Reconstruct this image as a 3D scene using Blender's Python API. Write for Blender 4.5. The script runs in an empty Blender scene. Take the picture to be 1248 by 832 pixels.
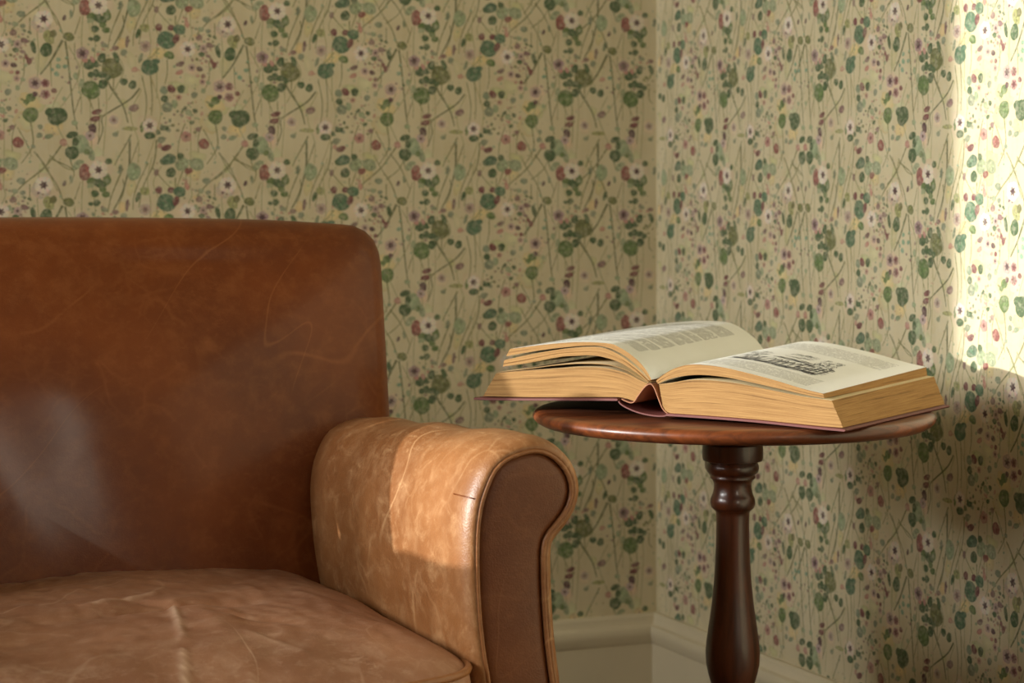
import bpy, math, random
from mathutils import Vector, noise as mnoise
random.seed(11)
C = bpy.context.scene.collection
pi = math.pi

# ------------------------------------------------------------------ camera model
F = 2700.0; CX = 624.0; HY = 225.0; EYE = 0.90; YAW = math.radians(23.5)
fw = Vector((math.sin(YAW), math.cos(YAW), 0)); rt = Vector((math.cos(YAW), -math.sin(YAW), 0))
O = Vector((0, 0, EYE))
def ray(px, py): return fw + rt * ((px - CX) / F) + Vector((0, 0, 1)) * ((HY - py) / F)
def at_d(px, py, d): return O + ray(px, py) * d
def at_plane(px, py, p0, n):
    r = ray(px, py); return O + r * ((p0 - O).dot(n) / r.dot(n))
def at_Y(px, py, Y): return at_plane(px, py, Vector((0, Y, 0)), Vector((0, 1, 0)))
def at_X(px, py, X): return at_plane(px, py, Vector((X, 0, 0)), Vector((1, 0, 0)))
def LD(lat, d, z): return rt * lat + fw * d + Vector((0, 0, z))

# ------------------------------------------------------------------ colour + nodes
def s2l(c):
    c /= 255.0
    return c / 12.92 if c <= 0.04045 else ((c + 0.055) / 1.055) ** 2.4
def rgb(r, g, b): return (s2l(r), s2l(g), s2l(b), 1.0)

class NT:
    def __init__(s, name):
        s.m = bpy.data.materials.new(name); s.m.use_nodes = True
        s.t = s.m.node_tree; s.b = s.t.nodes['Principled BSDF']
    def n(s, kind, **kw):
        nd = s.t.nodes.new(kind)
        for k, v in kw.items(): setattr(nd, k, v)
        return nd
    def link(s, a, b): s.t.links.new(a, b)
    def put(s, sock, v):
        if hasattr(v, 'is_output') or isinstance(v, bpy.types.NodeSocket): s.link(v, sock)
        else: sock.default_value = v
    def math(s, op, a, b=0.0, c=None, clamp=False):
        nd = s.n('ShaderNodeMath', operation=op, use_clamp=clamp)
        s.put(nd.inputs[0], a); s.put(nd.inputs[1], b)
        if c is not None: s.put(nd.inputs[2], c)
        return nd.outputs[0]
    def mix(s, f, a, b, mode='MIX'):
        nd = s.n('ShaderNodeMix', data_type='RGBA', blend_type=mode)
        s.put(nd.inputs[0], f); s.put(nd.inputs[6], a); s.put(nd.inputs[7], b)
        return nd.outputs[2]
    def noise(s, vec, scale, detail=3, rough=0.55, dist=0.0):
        nd = s.n('ShaderNodeTexNoise')
        if vec is not None: s.link(vec, nd.inputs['Vector'])
        nd.inputs['Scale'].default_value = scale; nd.inputs['Detail'].default_value = detail
        nd.inputs['Roughness'].default_value = rough; nd.inputs['Distortion'].default_value = dist
        return nd.outputs[0]
    def coord(s, which='Object'): return s.n('ShaderNodeTexCoord').outputs[which]
    def mapped(s, vec, scale=(1, 1, 1), rot=(0, 0, 0), loc=(0, 0, 0)):
        nd = s.n('ShaderNodeMapping'); s.link(vec, nd.inputs[0])
        nd.inputs['Location'].default_value = loc; nd.inputs['Rotation'].default_value = rot
        nd.inputs['Scale'].default_value = scale
        return nd.outputs[0]
    def range(s, v, a, b, c=0.0, d=1.0, smooth=True):
        nd = s.n('ShaderNodeMapRange', clamp=True)
        if smooth: nd.interpolation_type = 'SMOOTHSTEP'
        s.put(nd.inputs[0], v)
        for i, x in enumerate((a, b, c, d)): nd.inputs[i + 1].default_value = x
        return nd.outputs[0]
    def bump(s, h, strength, dist):
        nd = s.n('ShaderNodeBump'); s.link(h, nd.inputs['Height'])
        nd.inputs['Strength'].default_value = strength; nd.inputs['Distance'].default_value = dist
        return nd
    def set(s, **kw):
        for k, v in kw.items(): s.put(s.b.inputs[k.replace('_', ' ')], v)

def plain(name, col, rough=0.6):
    t = NT(name); co = t.coord()
    c = t.mix(t.noise(co, 30, 4), tuple(x * 0.94 for x in col[:3]) + (1,), col)
    t.set(Base_Color=c, Roughness=rough); return t.m

def mat_leather(name, c_dark, c_mid, c_light, rough=0.42, scuff_k=0.3, coat=0.0, line_k=0.62, spec=0.42, grain=(40, 40, 170)):
    t = NT(name); co = t.coord()
    big = t.noise(co, 5.0, 4, 0.6)
    base = t.mix(t.range(big, 0.32, 0.68), c_dark, c_mid)
    mott = t.noise(co, 38, 5, 0.65)
    base = t.mix(t.math('MULTIPLY', t.range(mott, 0.42, 0.78), 0.20), base, c_light)
    # pull-up creases: ridged noise lines at two scales
    def ridge(sc, w, dist, off, stretch=(1, 1, 1), rot=(0.3, 0.5, 0.7)):
        nz = t.noise(t.mapped(t.mapped(co, (1, 1, 1), rot, (off, off * .7, off * 1.3)), stretch), sc, 2, 0.5, dist)
        return t.range(t.math('ABSOLUTE', t.math('SUBTRACT', nz, 0.5)), 0.0, w, 1.0, 0.0)
    def web(sc, w, off, warp):
        nv = t.n('ShaderNodeTexNoise'); t.link(co, nv.inputs['Vector']); nv.inputs['Scale'].default_value = sc * .8; nv.inputs['Detail'].default_value = 3
        wv = t.n('ShaderNodeVectorMath', operation='MULTIPLY_ADD'); t.link(nv.outputs['Color'], wv.inputs[0]); wv.inputs[1].default_value = (warp,) * 3; t.link(t.mapped(co, (1, 1, 1), (0, 0, 0), (off, off, off)), wv.inputs[2])
        v = t.n('ShaderNodeTexVoronoi', feature='DISTANCE_TO_EDGE'); t.link(wv.outputs[0], v.inputs['Vector']); v.inputs['Scale'].default_value = sc
        return t.range(v.outputs['Distance'], 0.0, w, 1.0, 0.0)
    def msk(sc, lo, hi, off): return t.range(t.noise(t.mapped(co, (1, 1, 1), (0, 0, 0), (off, off * 2, off * 3)), sc, 3), lo, hi)
    r1 = t.math('MULTIPLY', ridge(2.6, 0.0055, 0.35, 3.1), msk(6, .45, .62, 1))
    r1b = t.math('MULTIPLY', ridge(1.6, 0.0035, 0.3, 9.1, (1, 1, 3.2), (0.2, 0.9, 0.4)), msk(5, .45, .6, 4))
    r2 = t.math('MULTIPLY', web(13, 0.05, 2.0, .07), msk(8, .48, .66, 7))
    r3 = t.math('MULTIPLY', web(34, 0.10, 5.0, .03), msk(10, .48, .68, 11))
    lines = t.math('ADD', t.math('ADD', t.math('MULTIPLY', r1, 0.55), t.math('MULTIPLY', r1b, 0.6)), t.math('ADD', t.math('MULTIPLY', r2, 0.32), t.math('MULTIPLY', r3, 0.2)), clamp=True)
    # fine scuffs, stretched
    sc = t.noise(t.mapped(co, grain, (0.35, 0.25, 0.2)), 1.0, 5, 0.75, 0.6)
    scuff = t.math('MULTIPLY', t.range(sc, 0.50, 0.8), scuff_k)
    base = t.mix(t.math('MULTIPLY', lines, line_k), base, c_light)
    base = t.mix(scuff, base, c_light)
    wear = t.n('ShaderNodeAttribute', attribute_name='wear').outputs['Fac']
    base = t.mix(t.math('MULTIPLY', wear, 0.85), base, c_light)
    vor = t.n('ShaderNodeTexVoronoi', feature='F1'); t.link(co, vor.inputs['Vector']); vor.inputs['Scale'].default_value = 520
    g = t.noise(co, 330, 3, 0.7)
    h = t.math('ADD', t.math('MULTIPLY', vor.outputs[0], 0.35), t.math('MULTIPLY', g, 0.5))
    h = t.math('ADD', h, t.math('MULTIPLY', lines, 0.5))
    h = t.math('ADD', h, t.math('MULTIPLY', t.noise(co, 22, 3), 1.2))
    bp = t.bump(h, 0.32, 0.0012)
    t.link(bp.outputs[0], t.b.inputs['Normal'])
    rgh = t.math('ADD', rough - 0.06, t.math('MULTIPLY', mott, 0.14))
    t.set(Base_Color=base, Roughness=rgh)
    t.b.inputs['Specular IOR Level'].default_value = spec
    t.b.inputs['Coat Weight'].default_value = coat; t.b.inputs['Coat Roughness'].default_value = 0.16
    return t.m

def mat_wood(name, dark, mid, rough=0.22, axis='Z'):
    t = NT(name); co = t.coord()
    sc = {'Z': (38, 38, 3), 'X': (3, 40, 40)}[axis]
    g = t.noise(t.mapped(co, sc), 1.6, 5, 0.6, 0.8)
    f = t.noise(t.mapped(co, tuple(x * 6 for x in sc)), 1.5, 3, 0.6)
    c = t.mix(t.range(g, 0.3, 0.7), dark, mid)
    c = t.mix(t.math('MULTIPLY', t.range(f, 0.5, 0.75), 0.35), c, dark)
    t.set(Base_Color=c, Roughness=t.math('ADD', rough, t.math('MULTIPLY', f, 0.1)))
    t.b.inputs['Coat Weight'].default_value = 0.35; t.b.inputs['Coat Roughness'].default_value = 0.15
    return t.m

def mat_wallpaper():
    t = NT('floral wallpaper'); co = t.coord()
    a = t.n('ShaderNodeVertexColor', layer_name='Col').outputs['Color']
    cl = t.noise(co, 16, 4, 0.65); fi = t.noise(co, 150, 4, 0.7); st = t.noise(t.mapped(co, (60, 60, 3)), 1.0, 3)
    c = t.mix(t.math('MULTIPLY', t.range(cl, 0.35, 0.7), 0.30), a, rgb(224, 217, 196), 'MULTIPLY')
    c = t.mix(t.math('MULTIPLY', t.range(st, 0.45, 0.7), 0.22), c, rgb(226, 221, 200), 'MULTIPLY')
    c = t.mix(t.math('MULTIPLY', t.range(fi, 0.42, 0.7), 0.40), c, rgb(206, 198, 172))
    t.set(Base_Color=c, Roughness=0.62); t.b.inputs['Specular IOR Level'].default_value = 0.3
    bp = t.bump(fi, 0.15, 0.0006); t.link(bp.outputs[0], t.b.inputs['Normal'])
    return t.m

def mat_page_edge():
    t = NT('aged page edges'); uv = t.coord('UV'); co = t.coord()
    l1 = t.noise(t.mapped(uv, (3.0, 900, 1)), 1.0, 3, 0.7)
    l2 = t.noise(t.mapped(uv, (1.3, 210, 1)), 1.0, 3, 0.65)
    c = t.mix(t.range(l1, 0.35, 0.7), rgb(140, 104, 63), rgb(174, 136, 86))
    c = t.mix(t.math('MULTIPLY', t.range(l2, 0.54, 0.70), 0.85), c, rgb(84, 56, 32))
    c = t.mix(t.math('MULTIPLY', t.noise(co, 260, 3), 0.3), c, rgb(174, 136, 86))
    bp = t.bump(t.math('ADD', l1, l2), 0.5, 0.0006); t.link(bp.outputs[0], t.b.inputs['Normal'])
    t.set(Base_Color=c, Roughness=0.85); t.b.inputs['Specular IOR Level'].default_value = 0.2
    return t.m

def mat_page(name, kind):
    # UV: x = across the page in metres from the gutter, y = along the page in metres from the near (tail) edge
    t = NT(name); uv = t.coord('UV'); co = t.coord()
    sep = t.n('ShaderNodeSeparateXYZ'); t.link(uv, sep.inputs[0]); x, y = sep.outputs[0], sep.outputs[1]
    paper = t.mix(t.noise(co, 14, 4), rgb(232, 232, 224), rgb(243, 243, 237))
    pitch = 0.0042
    li = t.math('DIVIDE', y, pitch); fl = t.math('FLOOR', li); fr = t.math('SUBTRACT', li, fl)
    inl = t.math('MULTIPLY', t.math('GREATER_THAN', fr, 0.28), t.math('LESS_THAN', fr, 0.80))
    cmb = t.n('ShaderNodeCombineXYZ'); t.link(x, cmb.inputs[0]); t.link(t.math('MULTIPLY', fl, 0.713), cmb.inputs[1])
    chars = t.noise(t.mapped(cmb.outputs[0], (900, 1.7, 1)), 1.0, 2, 0.7)
    words = t.noise(t.mapped(cmb.outputs[0], (190, 3.1, 1)), 1.0, 1, 0.5)
    strokes = t.noise(t.mapped(uv, (1500, 1500, 1)), 1.0, 1, 0.5)
    ink = t.math('MULTIPLY', t.range(chars, 0.36, 0.46), t.range(words, 0.34, 0.40))
    ink = t.math('MULTIPLY', ink, t.range(strokes, 0.33, 0.5))
    ink = t.math('MULTIPLY', ink, inl)
    def box(x0, x1, y0, y1):
        m = t.math('MULTIPLY', t.math('GREATER_THAN', x, x0), t.math('LESS_THAN', x, x1))
        return t.math('MULTIPLY', m, t.math('MULTIPLY', t.math('GREATER_THAN', y, y0), t.math('LESS_THAN', y, y1)))
    boxes = {'left': [(.038, .19, .024, .048), (.036, .19, .052, .072), (.036, .19, .077, .107), (.036, .19, .112, .150),
                      (.036, .19, .154, .172), (.036, .19, .177, .212), (.036, .19, .216, .252)],
             'right': [(.030, .172, .022, .066), (.030, .178, .200, .258)]}[kind]
    tot = None
    for b in boxes:
        k = box(*b); tot = k if tot is None else t.math('MAXIMUM', tot, k)
    ink = t.math('MULTIPLY', t.math('MULTIPLY', ink, tot), 0.85 if kind == 'left' else 0.6)
    c = t.mix(ink, paper, rgb(70, 64, 56))
    t.set(Base_Color=c, Roughness=0.75); t.b.inputs['Specular IOR Level'].default_value = 0.25
    return t.m

M = {}
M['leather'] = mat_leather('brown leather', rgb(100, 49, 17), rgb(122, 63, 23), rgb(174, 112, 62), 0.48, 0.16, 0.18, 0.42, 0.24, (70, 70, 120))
M['leather_lit_worn'] = mat_leather('lit worn brown leather', rgb(126, 80, 44), rgb(149, 100, 59), rgb(220, 178, 130), 0.40, 0.40, 0.0, 0.5, 0.42, (110, 30, 40))  # lighter base puts the light on the arms into the colour; scuffs are wear
M['leather_seat'] = mat_leather('seat leather', rgb(136, 93, 68), rgb(164, 118, 90), rgb(222, 190, 164), 0.42, 0.34, 0.0, 0.55, 0.42, (60, 120, 60))  # paler copy of the back leather, light on the seat put into the colour
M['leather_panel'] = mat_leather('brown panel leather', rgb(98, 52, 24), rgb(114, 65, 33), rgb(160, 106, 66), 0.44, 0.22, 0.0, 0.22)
M['welt'] = mat_leather('leather piping', rgb(126, 80, 46), rgb(152, 100, 60), rgb(196, 146, 102), 0.36)
M['mahogany'] = mat_wood('polished mahogany', rgb(58, 28, 15), rgb(90, 45, 23), 0.30)
M['mahogany_top'] = mat_wood('mahogany top', rgb(74, 36, 17), rgb(124, 64, 29), 0.36, 'X')
M['mahogany_top'].node_tree.nodes['Principled BSDF'].inputs['Coat Weight'].default_value = 0.08
M['wallpaper'] = mat_wallpaper()
M['edge'] = mat_page_edge()
M['page_left'] = mat_page('printed page', 'left'); M['page_right'] = mat_page('printed page with picture', 'right')
M['paper'] = plain('book paper', rgb(226, 208, 170), 0.8)
M['ink'] = plain('engraving ink', rgb(24, 20, 16), 0.85)
M['cloth'] = plain('maroon book cloth', rgb(106, 52, 46), 0.65)
M['lining'] = plain('frayed spine lining', rgb(168, 116, 86), 0.85)
M['trim'] = plain('cream painted wood', rgb(214, 202, 172), 0.42)
M['plaster'] = plain('sage plaster', rgb(150, 146, 126), 0.8)
M['boards'] = mat_wood('oak floor', rgb(58, 38, 24), rgb(88, 58, 36), 0.4, 'X')
M['darkwood'] = mat_wood('dark turned foot wood', rgb(44, 24, 14), rgb(66, 36, 20), 0.3)

# ------------------------------------------------------------------ object helpers
def mesh_obj(name, V, Fc, mats, parent=None, mi=None, smooth=True, uvs=None):
    base = parent['_base'] if parent is not None else None
    b = Vector(base) if base else Vector((0, 0, 0))
    me = bpy.data.meshes.new(name)
    me.from_pydata([tuple(Vector(v) - b) for v in V], [], Fc)
    for m in mats: me.materials.append(m)
    if mi: me.polygons.foreach_set('material_index', mi)
    me.polygons.foreach_set('use_smooth', [smooth] * len(Fc))
    if uvs is not None:
        ul = me.uv_layers.new(name='UVMap')
        flat = []
        for p in me.polygons:
            for vi in p.vertices: flat += uvs[vi]
        ul.data.foreach_set('uv', flat)
    me.update()
    o = bpy.data.objects.new(name, me); C.objects.link(o)
    if parent is not None: o.parent = parent['_obj']
    return o
def thing(name, base, label, cat):
    o = bpy.data.objects.new(name, None); C.objects.link(o); o.location = base; o.empty_display_size = .05
    o['label'] = label; o['category'] = cat
    return {'_obj': o, '_base': tuple(base)}
def struct(name, V, Fc, mats, **kw):
    o = mesh_obj(name, V, Fc, mats, **kw); o['kind'] = 'structure'; return o
def autosmooth(o, deg=35):
    me = o.data
    try: me.set_sharp_from_angle(angle=math.radians(deg))
    except Exception: pass

def resample(pts, n, closed=False):
    P = [Vector(p) for p in pts]
    if closed: P = P + [P[0]]
    L = [0]
    for a, b in zip(P, P[1:]): L.append(L[-1] + (b - a).length)
    out = []; m = n if closed else n - 1; j = 0
    for i in range(n):
        s = L[-1] * i / m
        while j < len(L) - 2 and L[j + 1] < s: j += 1
        t = (s - L[j]) / max(1e-9, L[j + 1] - L[j]); out.append(P[j].lerp(P[j + 1], min(1, t)))
    return out
def catmull(pts, k=8, closed=False):
    P = [Vector(p) for p in pts]; n = len(P); out = []
    rng = range(n) if closed else range(n - 1)
    for i in rng:
        if closed: a, b, c, d = P[i - 1], P[i], P[(i + 1) % n], P[(i + 2) % n]
        else: a, b, c, d = P[max(0, i - 1)], P[i], P[i + 1], P[min(n - 1, i + 2)]
        for s in range(k):
            t = s / k
            out.append(0.5 * ((2 * b) + (c - a) * t + (2 * a - 5 * b + 4 * c - d) * t * t + (3 * b - a - 3 * c + d) * t ** 3))
    if not closed: out.append(P[-1])
    return out
def loft(rings, closed=True, cap0=False, cap1=False):
    n = len(rings[0]); V = [v for r in rings for v in r]; Fc = []
    for i in range(len(rings) - 1):
        for j in range(n if closed else n - 1):
            k = (j + 1) % n
            Fc.append((i * n + j, i * n + k, (i + 1) * n + k, (i + 1) * n + j))
    if cap0: Fc.append(tuple(reversed(range(n))))
    if cap1: Fc.append(tuple(range((len(rings) - 1) * n, len(rings) * n)))
    return V, Fc
def tube(path, r, n=10, closed=False):
    P = [Vector(p) for p in path]; rings = []; N = len(P); up = None
    for i, p in enumerate(P):
        a = P[i - 1] if (i > 0 or closed) else P[0]; b = P[(i + 1) % N] if (i < N - 1 or closed) else P[-1]
        T = (b - a).normalized()
        if up is None: up = T.orthogonal().normalized()
        up = (up - T * up.dot(T)).normalized(); W = T.cross(up)
        rr = r[i] if isinstance(r, (list, tuple)) else r
        rings.append([p + (up * math.cos(2 * pi * k / n) + W * math.sin(2 * pi * k / n)) * rr for k in range(n)])
    if closed:
        # close with best rotation
        first = rings[0]; best = min(range(n), key=lambda s: (first[s] - rings[-1][0]).length)
        rings.append([first[(k + best) % n] for k in range(n)])
        return loft(rings)
    return loft(rings, True, True, True)
def box(x0, x1, y0, y1, z0, z1):
    V = [(x, y, z) for z in (z0, z1) for y in (y0, y1) for x in (x0, x1)]
    return V, [(0, 2, 3, 1), (4, 5, 7, 6), (0, 1, 5, 4), (2, 6, 7, 3), (0, 4, 6, 2), (1, 3, 7, 5)]
def merge(*parts):
    V = []; Fc = []
    for v, f in parts:
        k = len(V); V += list(v); Fc += [tuple(i + k for i in q) for q in f]
    return V, Fc
def fix_normals(o):
    import bmesh
    bm = bmesh.new(); bm.from_mesh(o.data); bmesh.ops.recalc_face_normals(bm, faces=bm.faces); bm.to_mesh(o.data); bm.free()

# ------------------------------------------------------------------ room dimensions
corner = at_d(800, 745, 3.63)
XR = corner.x; YB = corner.y
XL = -2.3; YF = -2.6; ZC = 2.6
BH = corner.z                                   # baseboard height

# ---- wallpaper drawing (one tile traced in tile units; 220 wide, 194 tall, origin on the pale anemone)
TW, TH = 220.0, 194.0
DG = (74, 96, 66); G = (96, 118, 72); OL = (112, 116, 74); SG = (150, 162, 130); YG = (158, 158, 106)
BG = (84, 112, 88); MR = (118, 70, 72); RD = (140, 84, 80); PK = (188, 140, 128); MV = (134, 106, 104); PU = (88, 64, 70)
TE = (120, 158, 132); GB = (132, 142, 118); PL = (238, 224, 208); ST = (126, 126, 86); STD = (100, 104, 70)
leaves = [  # x, y, rx, ry, colour   (photo tile x 113..347, y 0..230)
 (162,13,8.5,10.5,SG),(116,39,4.5,4.5,DG),(129,40,5,3.5,G),(175,36,6,5,YG),(167,43,3,6,DG),(154,53,2.2,7,MV),
 (192,35,4,5,MR),(207,35,4.5,4,MR),(217,37,8,6,BG),(201,50,11.5,10.5,BG),(213,48,4,6,MR),(204.5,68,6,5,G),
 (181,83,11,9,BG),(188,76,5,4,BG),(136,85,12.5,12,OL),(124,73,5,6,DG),(141,72,3,7,DG),(116,80,5,4.5,DG),(124,93,6,4,DG),
 (150,100.5,4.6,4.6,DG),(160.5,104,5.2,5,DG),(163,86,4.5,3,PK),(202,0,9,5,DG),(220,4,8.5,8,SG),(206.6,14,6,6.2,DG),
 (228,12,5,4,RD),(218,78,5.5,3,MV),(217,88,5,3,PK),(207,108,5.5,4.6,MR),(198,110,5,5,GB),(219,108,5,5,DG),
 (282,50,6.5,8,YG),(279,65,7,8.5,DG),(264,62,3,8,DG),(287,46,4,5,OL),(305,49,7,5,OL),(324,14,7,10,RD),
 (341,27,9,5,DG),(331,24,5,4,G),(350,22,5,7,G),(345,34,4,4,G),(331,29,4,3,SG),(338,50,4.5,4,DG),(331,51,3,2.5,DG),
 (352,1,4,4,DG),(329,81,7,6,DG),(331,93,3.6,4,DG),(337,91,4,5,DG),(345,104,6,5.5,DG),(351,96,3.6,4,DG),(331,111,11,11,G),
 (259.5,78.6,3.2,4.2,MR),(256,74,2.5,3,MR),(241.5,83.6,4,3,PU),(239,92,3,2,PK),(246,92,3,2.4,MR),(288,112.5,3.4,3,MR),
 (293,76,2.6,2.6,TE),(293,84,3,3,TE),(301,84,3,2.6,TE),(291,93,3,3,TE),(286,88,2,2,TE),
 (118,136.7,6.5,3,MR),(162,131.6,6,4.6,MV),(138,145,4.6,4,MV),(113,156,4.5,6,PU),(140,163,3.4,3,GB),(157.6,156,9,2.6,YG),
 (181,164,6.5,4.4,DG),(198.7,155,5.5,3,DG),(191,160,3,3,DG),(195,169,5,4,GB),(201,178.5,6.5,3.6,MR),(193,176,3,3,PK),
 (204.5,192,8.5,6.5,BG),(218,188,4,4,DG),(202,130,7,6,GB),(199,120,5,4,DG),(211,126,4,5,SG),
 (261,141,9.5,8.5,G),(292,142.5,11.5,10.5,DG),(283,138,5,6,DG),(261,121,5.5,5,G),(256,126,4,3,G),(266,117,3.4,3,PU),
 (246.6,173.5,6.5,6.5,RD),(238,198,9.5,7,SG),(319,175,10.5,10.5,SG),(309,185,8,8,DG),(309,164,7,4,DG),(313,172,4,5,DG),
 (299,173,5,4,PK),(331,186,4,9,SG),(326,184,3,4,G),(336,145,6.5,3.2,MR),(330,163,4,4,PU),(271,165,4,3,GB),(282,166,5,3,GB),
 (272,155,3,3,GB),(264,178,3,2,GB),(240,156,3,3,MV),(232,148,3,2.5,DG),(228,136,4,4,SG),(236,134,3,3,DG),(246,110,3,3,SG),
 (300,122,2.6,2.6,SG),(252,100,3,2.4,SG),(312,150,4,3,SG),(318,196,5,3,SG),(170,72,2.4,6,GB),(150,66,4,4,GB),(140,61,4,3,MV),
 (127,58,4,3,GB),(172,154,2.4,6,G),(130,24,3,2.5,GB),(119,22,4,3,DG),(146,10,2.2,6,GB),(189,14,3,4,MV),(226,30,3,5,PK),
 (252,38,3,3,GB),(250,24,5,4,GB),(243,36,4,3,SG),(236,56,3,4,SG),(254,55,5,3,MV),(244,66,4,3,DG),(252,68,4,2,MV),(241,46,4,4,MV),
 (300,27,2.2,3.5,PU),(308,22,2,5,GB),(314,6,4,6,SG),(333,75,3,4,PK),(324,76,4,3,PK),(313,95,3,4,SG),(320,103,3,5,SG),(235,115,4,4,GB),
]
flowers = [ # x, y, petal r, centre r, petal colour, centre colour
 (340,11,11.5,4.2,PL,PU),(175.6,58,7.5,3.6,(196,172,158),MV),(227,60,10,4,PL,PU),(273,34,12,6,(206,186,172),(100,78,84)),
 (321,68,8,4.4,(178,146,148),PU),(266,104,8,4,(192,164,158),PU),(278,104,5.5,4,(180,140,138),MR),(278,117,6,4,(188,148,144),MR),
 (181,152,9,4,PL,PU),(276,223,11,4.4,PL,PU),(225,165,7,2.6,(190,140,132),MR),(330,165,6,2,(196,172,170),PU),(245,99,4,1.6,(196,160,150),PU),
 (232,82,5,2.2,(198,170,160),PU),(138,146,6,3,(200,180,166),MV),(246,59,5,2,(190,164,158),PU),(216,118,4,1.6,(196,160,140),MR),
]
stems = [ # points, width
 ([(179,3),(168,25),(162,43),(161,58)],1.0),([(149,9),(140,30),(134,46),(131,62)],1.1),([(149,22),(150,36),(144,52)],.9),
 ([(182,92),(184,120),(183,140)],.9),([(172,95),(177,120),(176,140),(172,155)],.9),([(129,97),(136,110),(149,129),(155,149)],1.5),
 ([(138,96),(138,110),(143,116)],.9),([(202,73),(202,90),(199,103)],.9),([(192,60),(182,72)],.9),([(212,20),(212,34)],1.0),([(221,12),(214,31)],.9),
 ([(298,53),(290,68),(283,80),(272,94)],1.8),([(298,46),(291,28),(278,9),(268,-8)],1.0),([(312,46),(319,25)],.8),([(301,54),(304,75),(308,112),(311,139),(315,158)],1.3),
 ([(260,28),(260,48)],.9),([(284,80),(285,108)],.8),([(169,108),(160,119),(149,127),(134,136),(124,144),(125,158),(119,175)],1.3),
 ([(159,163),(152,176),(145,188),(139,200)],1.1),([(157,168),(157,185),(156,202),(149,230),(138,252)],1.6),([(168,170),(160,192),(156,205)],.8),
 ([(189,169),(188,186),(184,202),(173,225),(168,250)],1.2),([(224,149),(218,165),(215,182),(216,200)],.9),
 ([(261,150),(264,172),(260,184),(250,198)],1.1),([(297,176),(278,201),(253,222),(240,236)],1.2),([(265,184),(279,202),(292,230)],1.0),([(284,192),(309,204),(310,216),(306,222)],.9),
 ([(320,116),(311,140)],.8),([(328,120),(334,134)],.9),([(340,120),(341,150),(340,170)],.8),([(253,74),(253,95),(246,112)],.8),([(244,152),(240,165),(240,184)],.8),
 ([(246,156),(258,178),(262,190)],.8),([(184,8),(198,24),(208,34)],.9),([(260,22),(276,10),(284,-4)],.9),([(283,-6),(300,8),(312,12)],.8),([(312,56),(312,76)],.8),
 ([(344,140),(334,152)],1.1),([(306,190),(310,204)],.9),([(226,12),(222,40)],.6),
]
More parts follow.
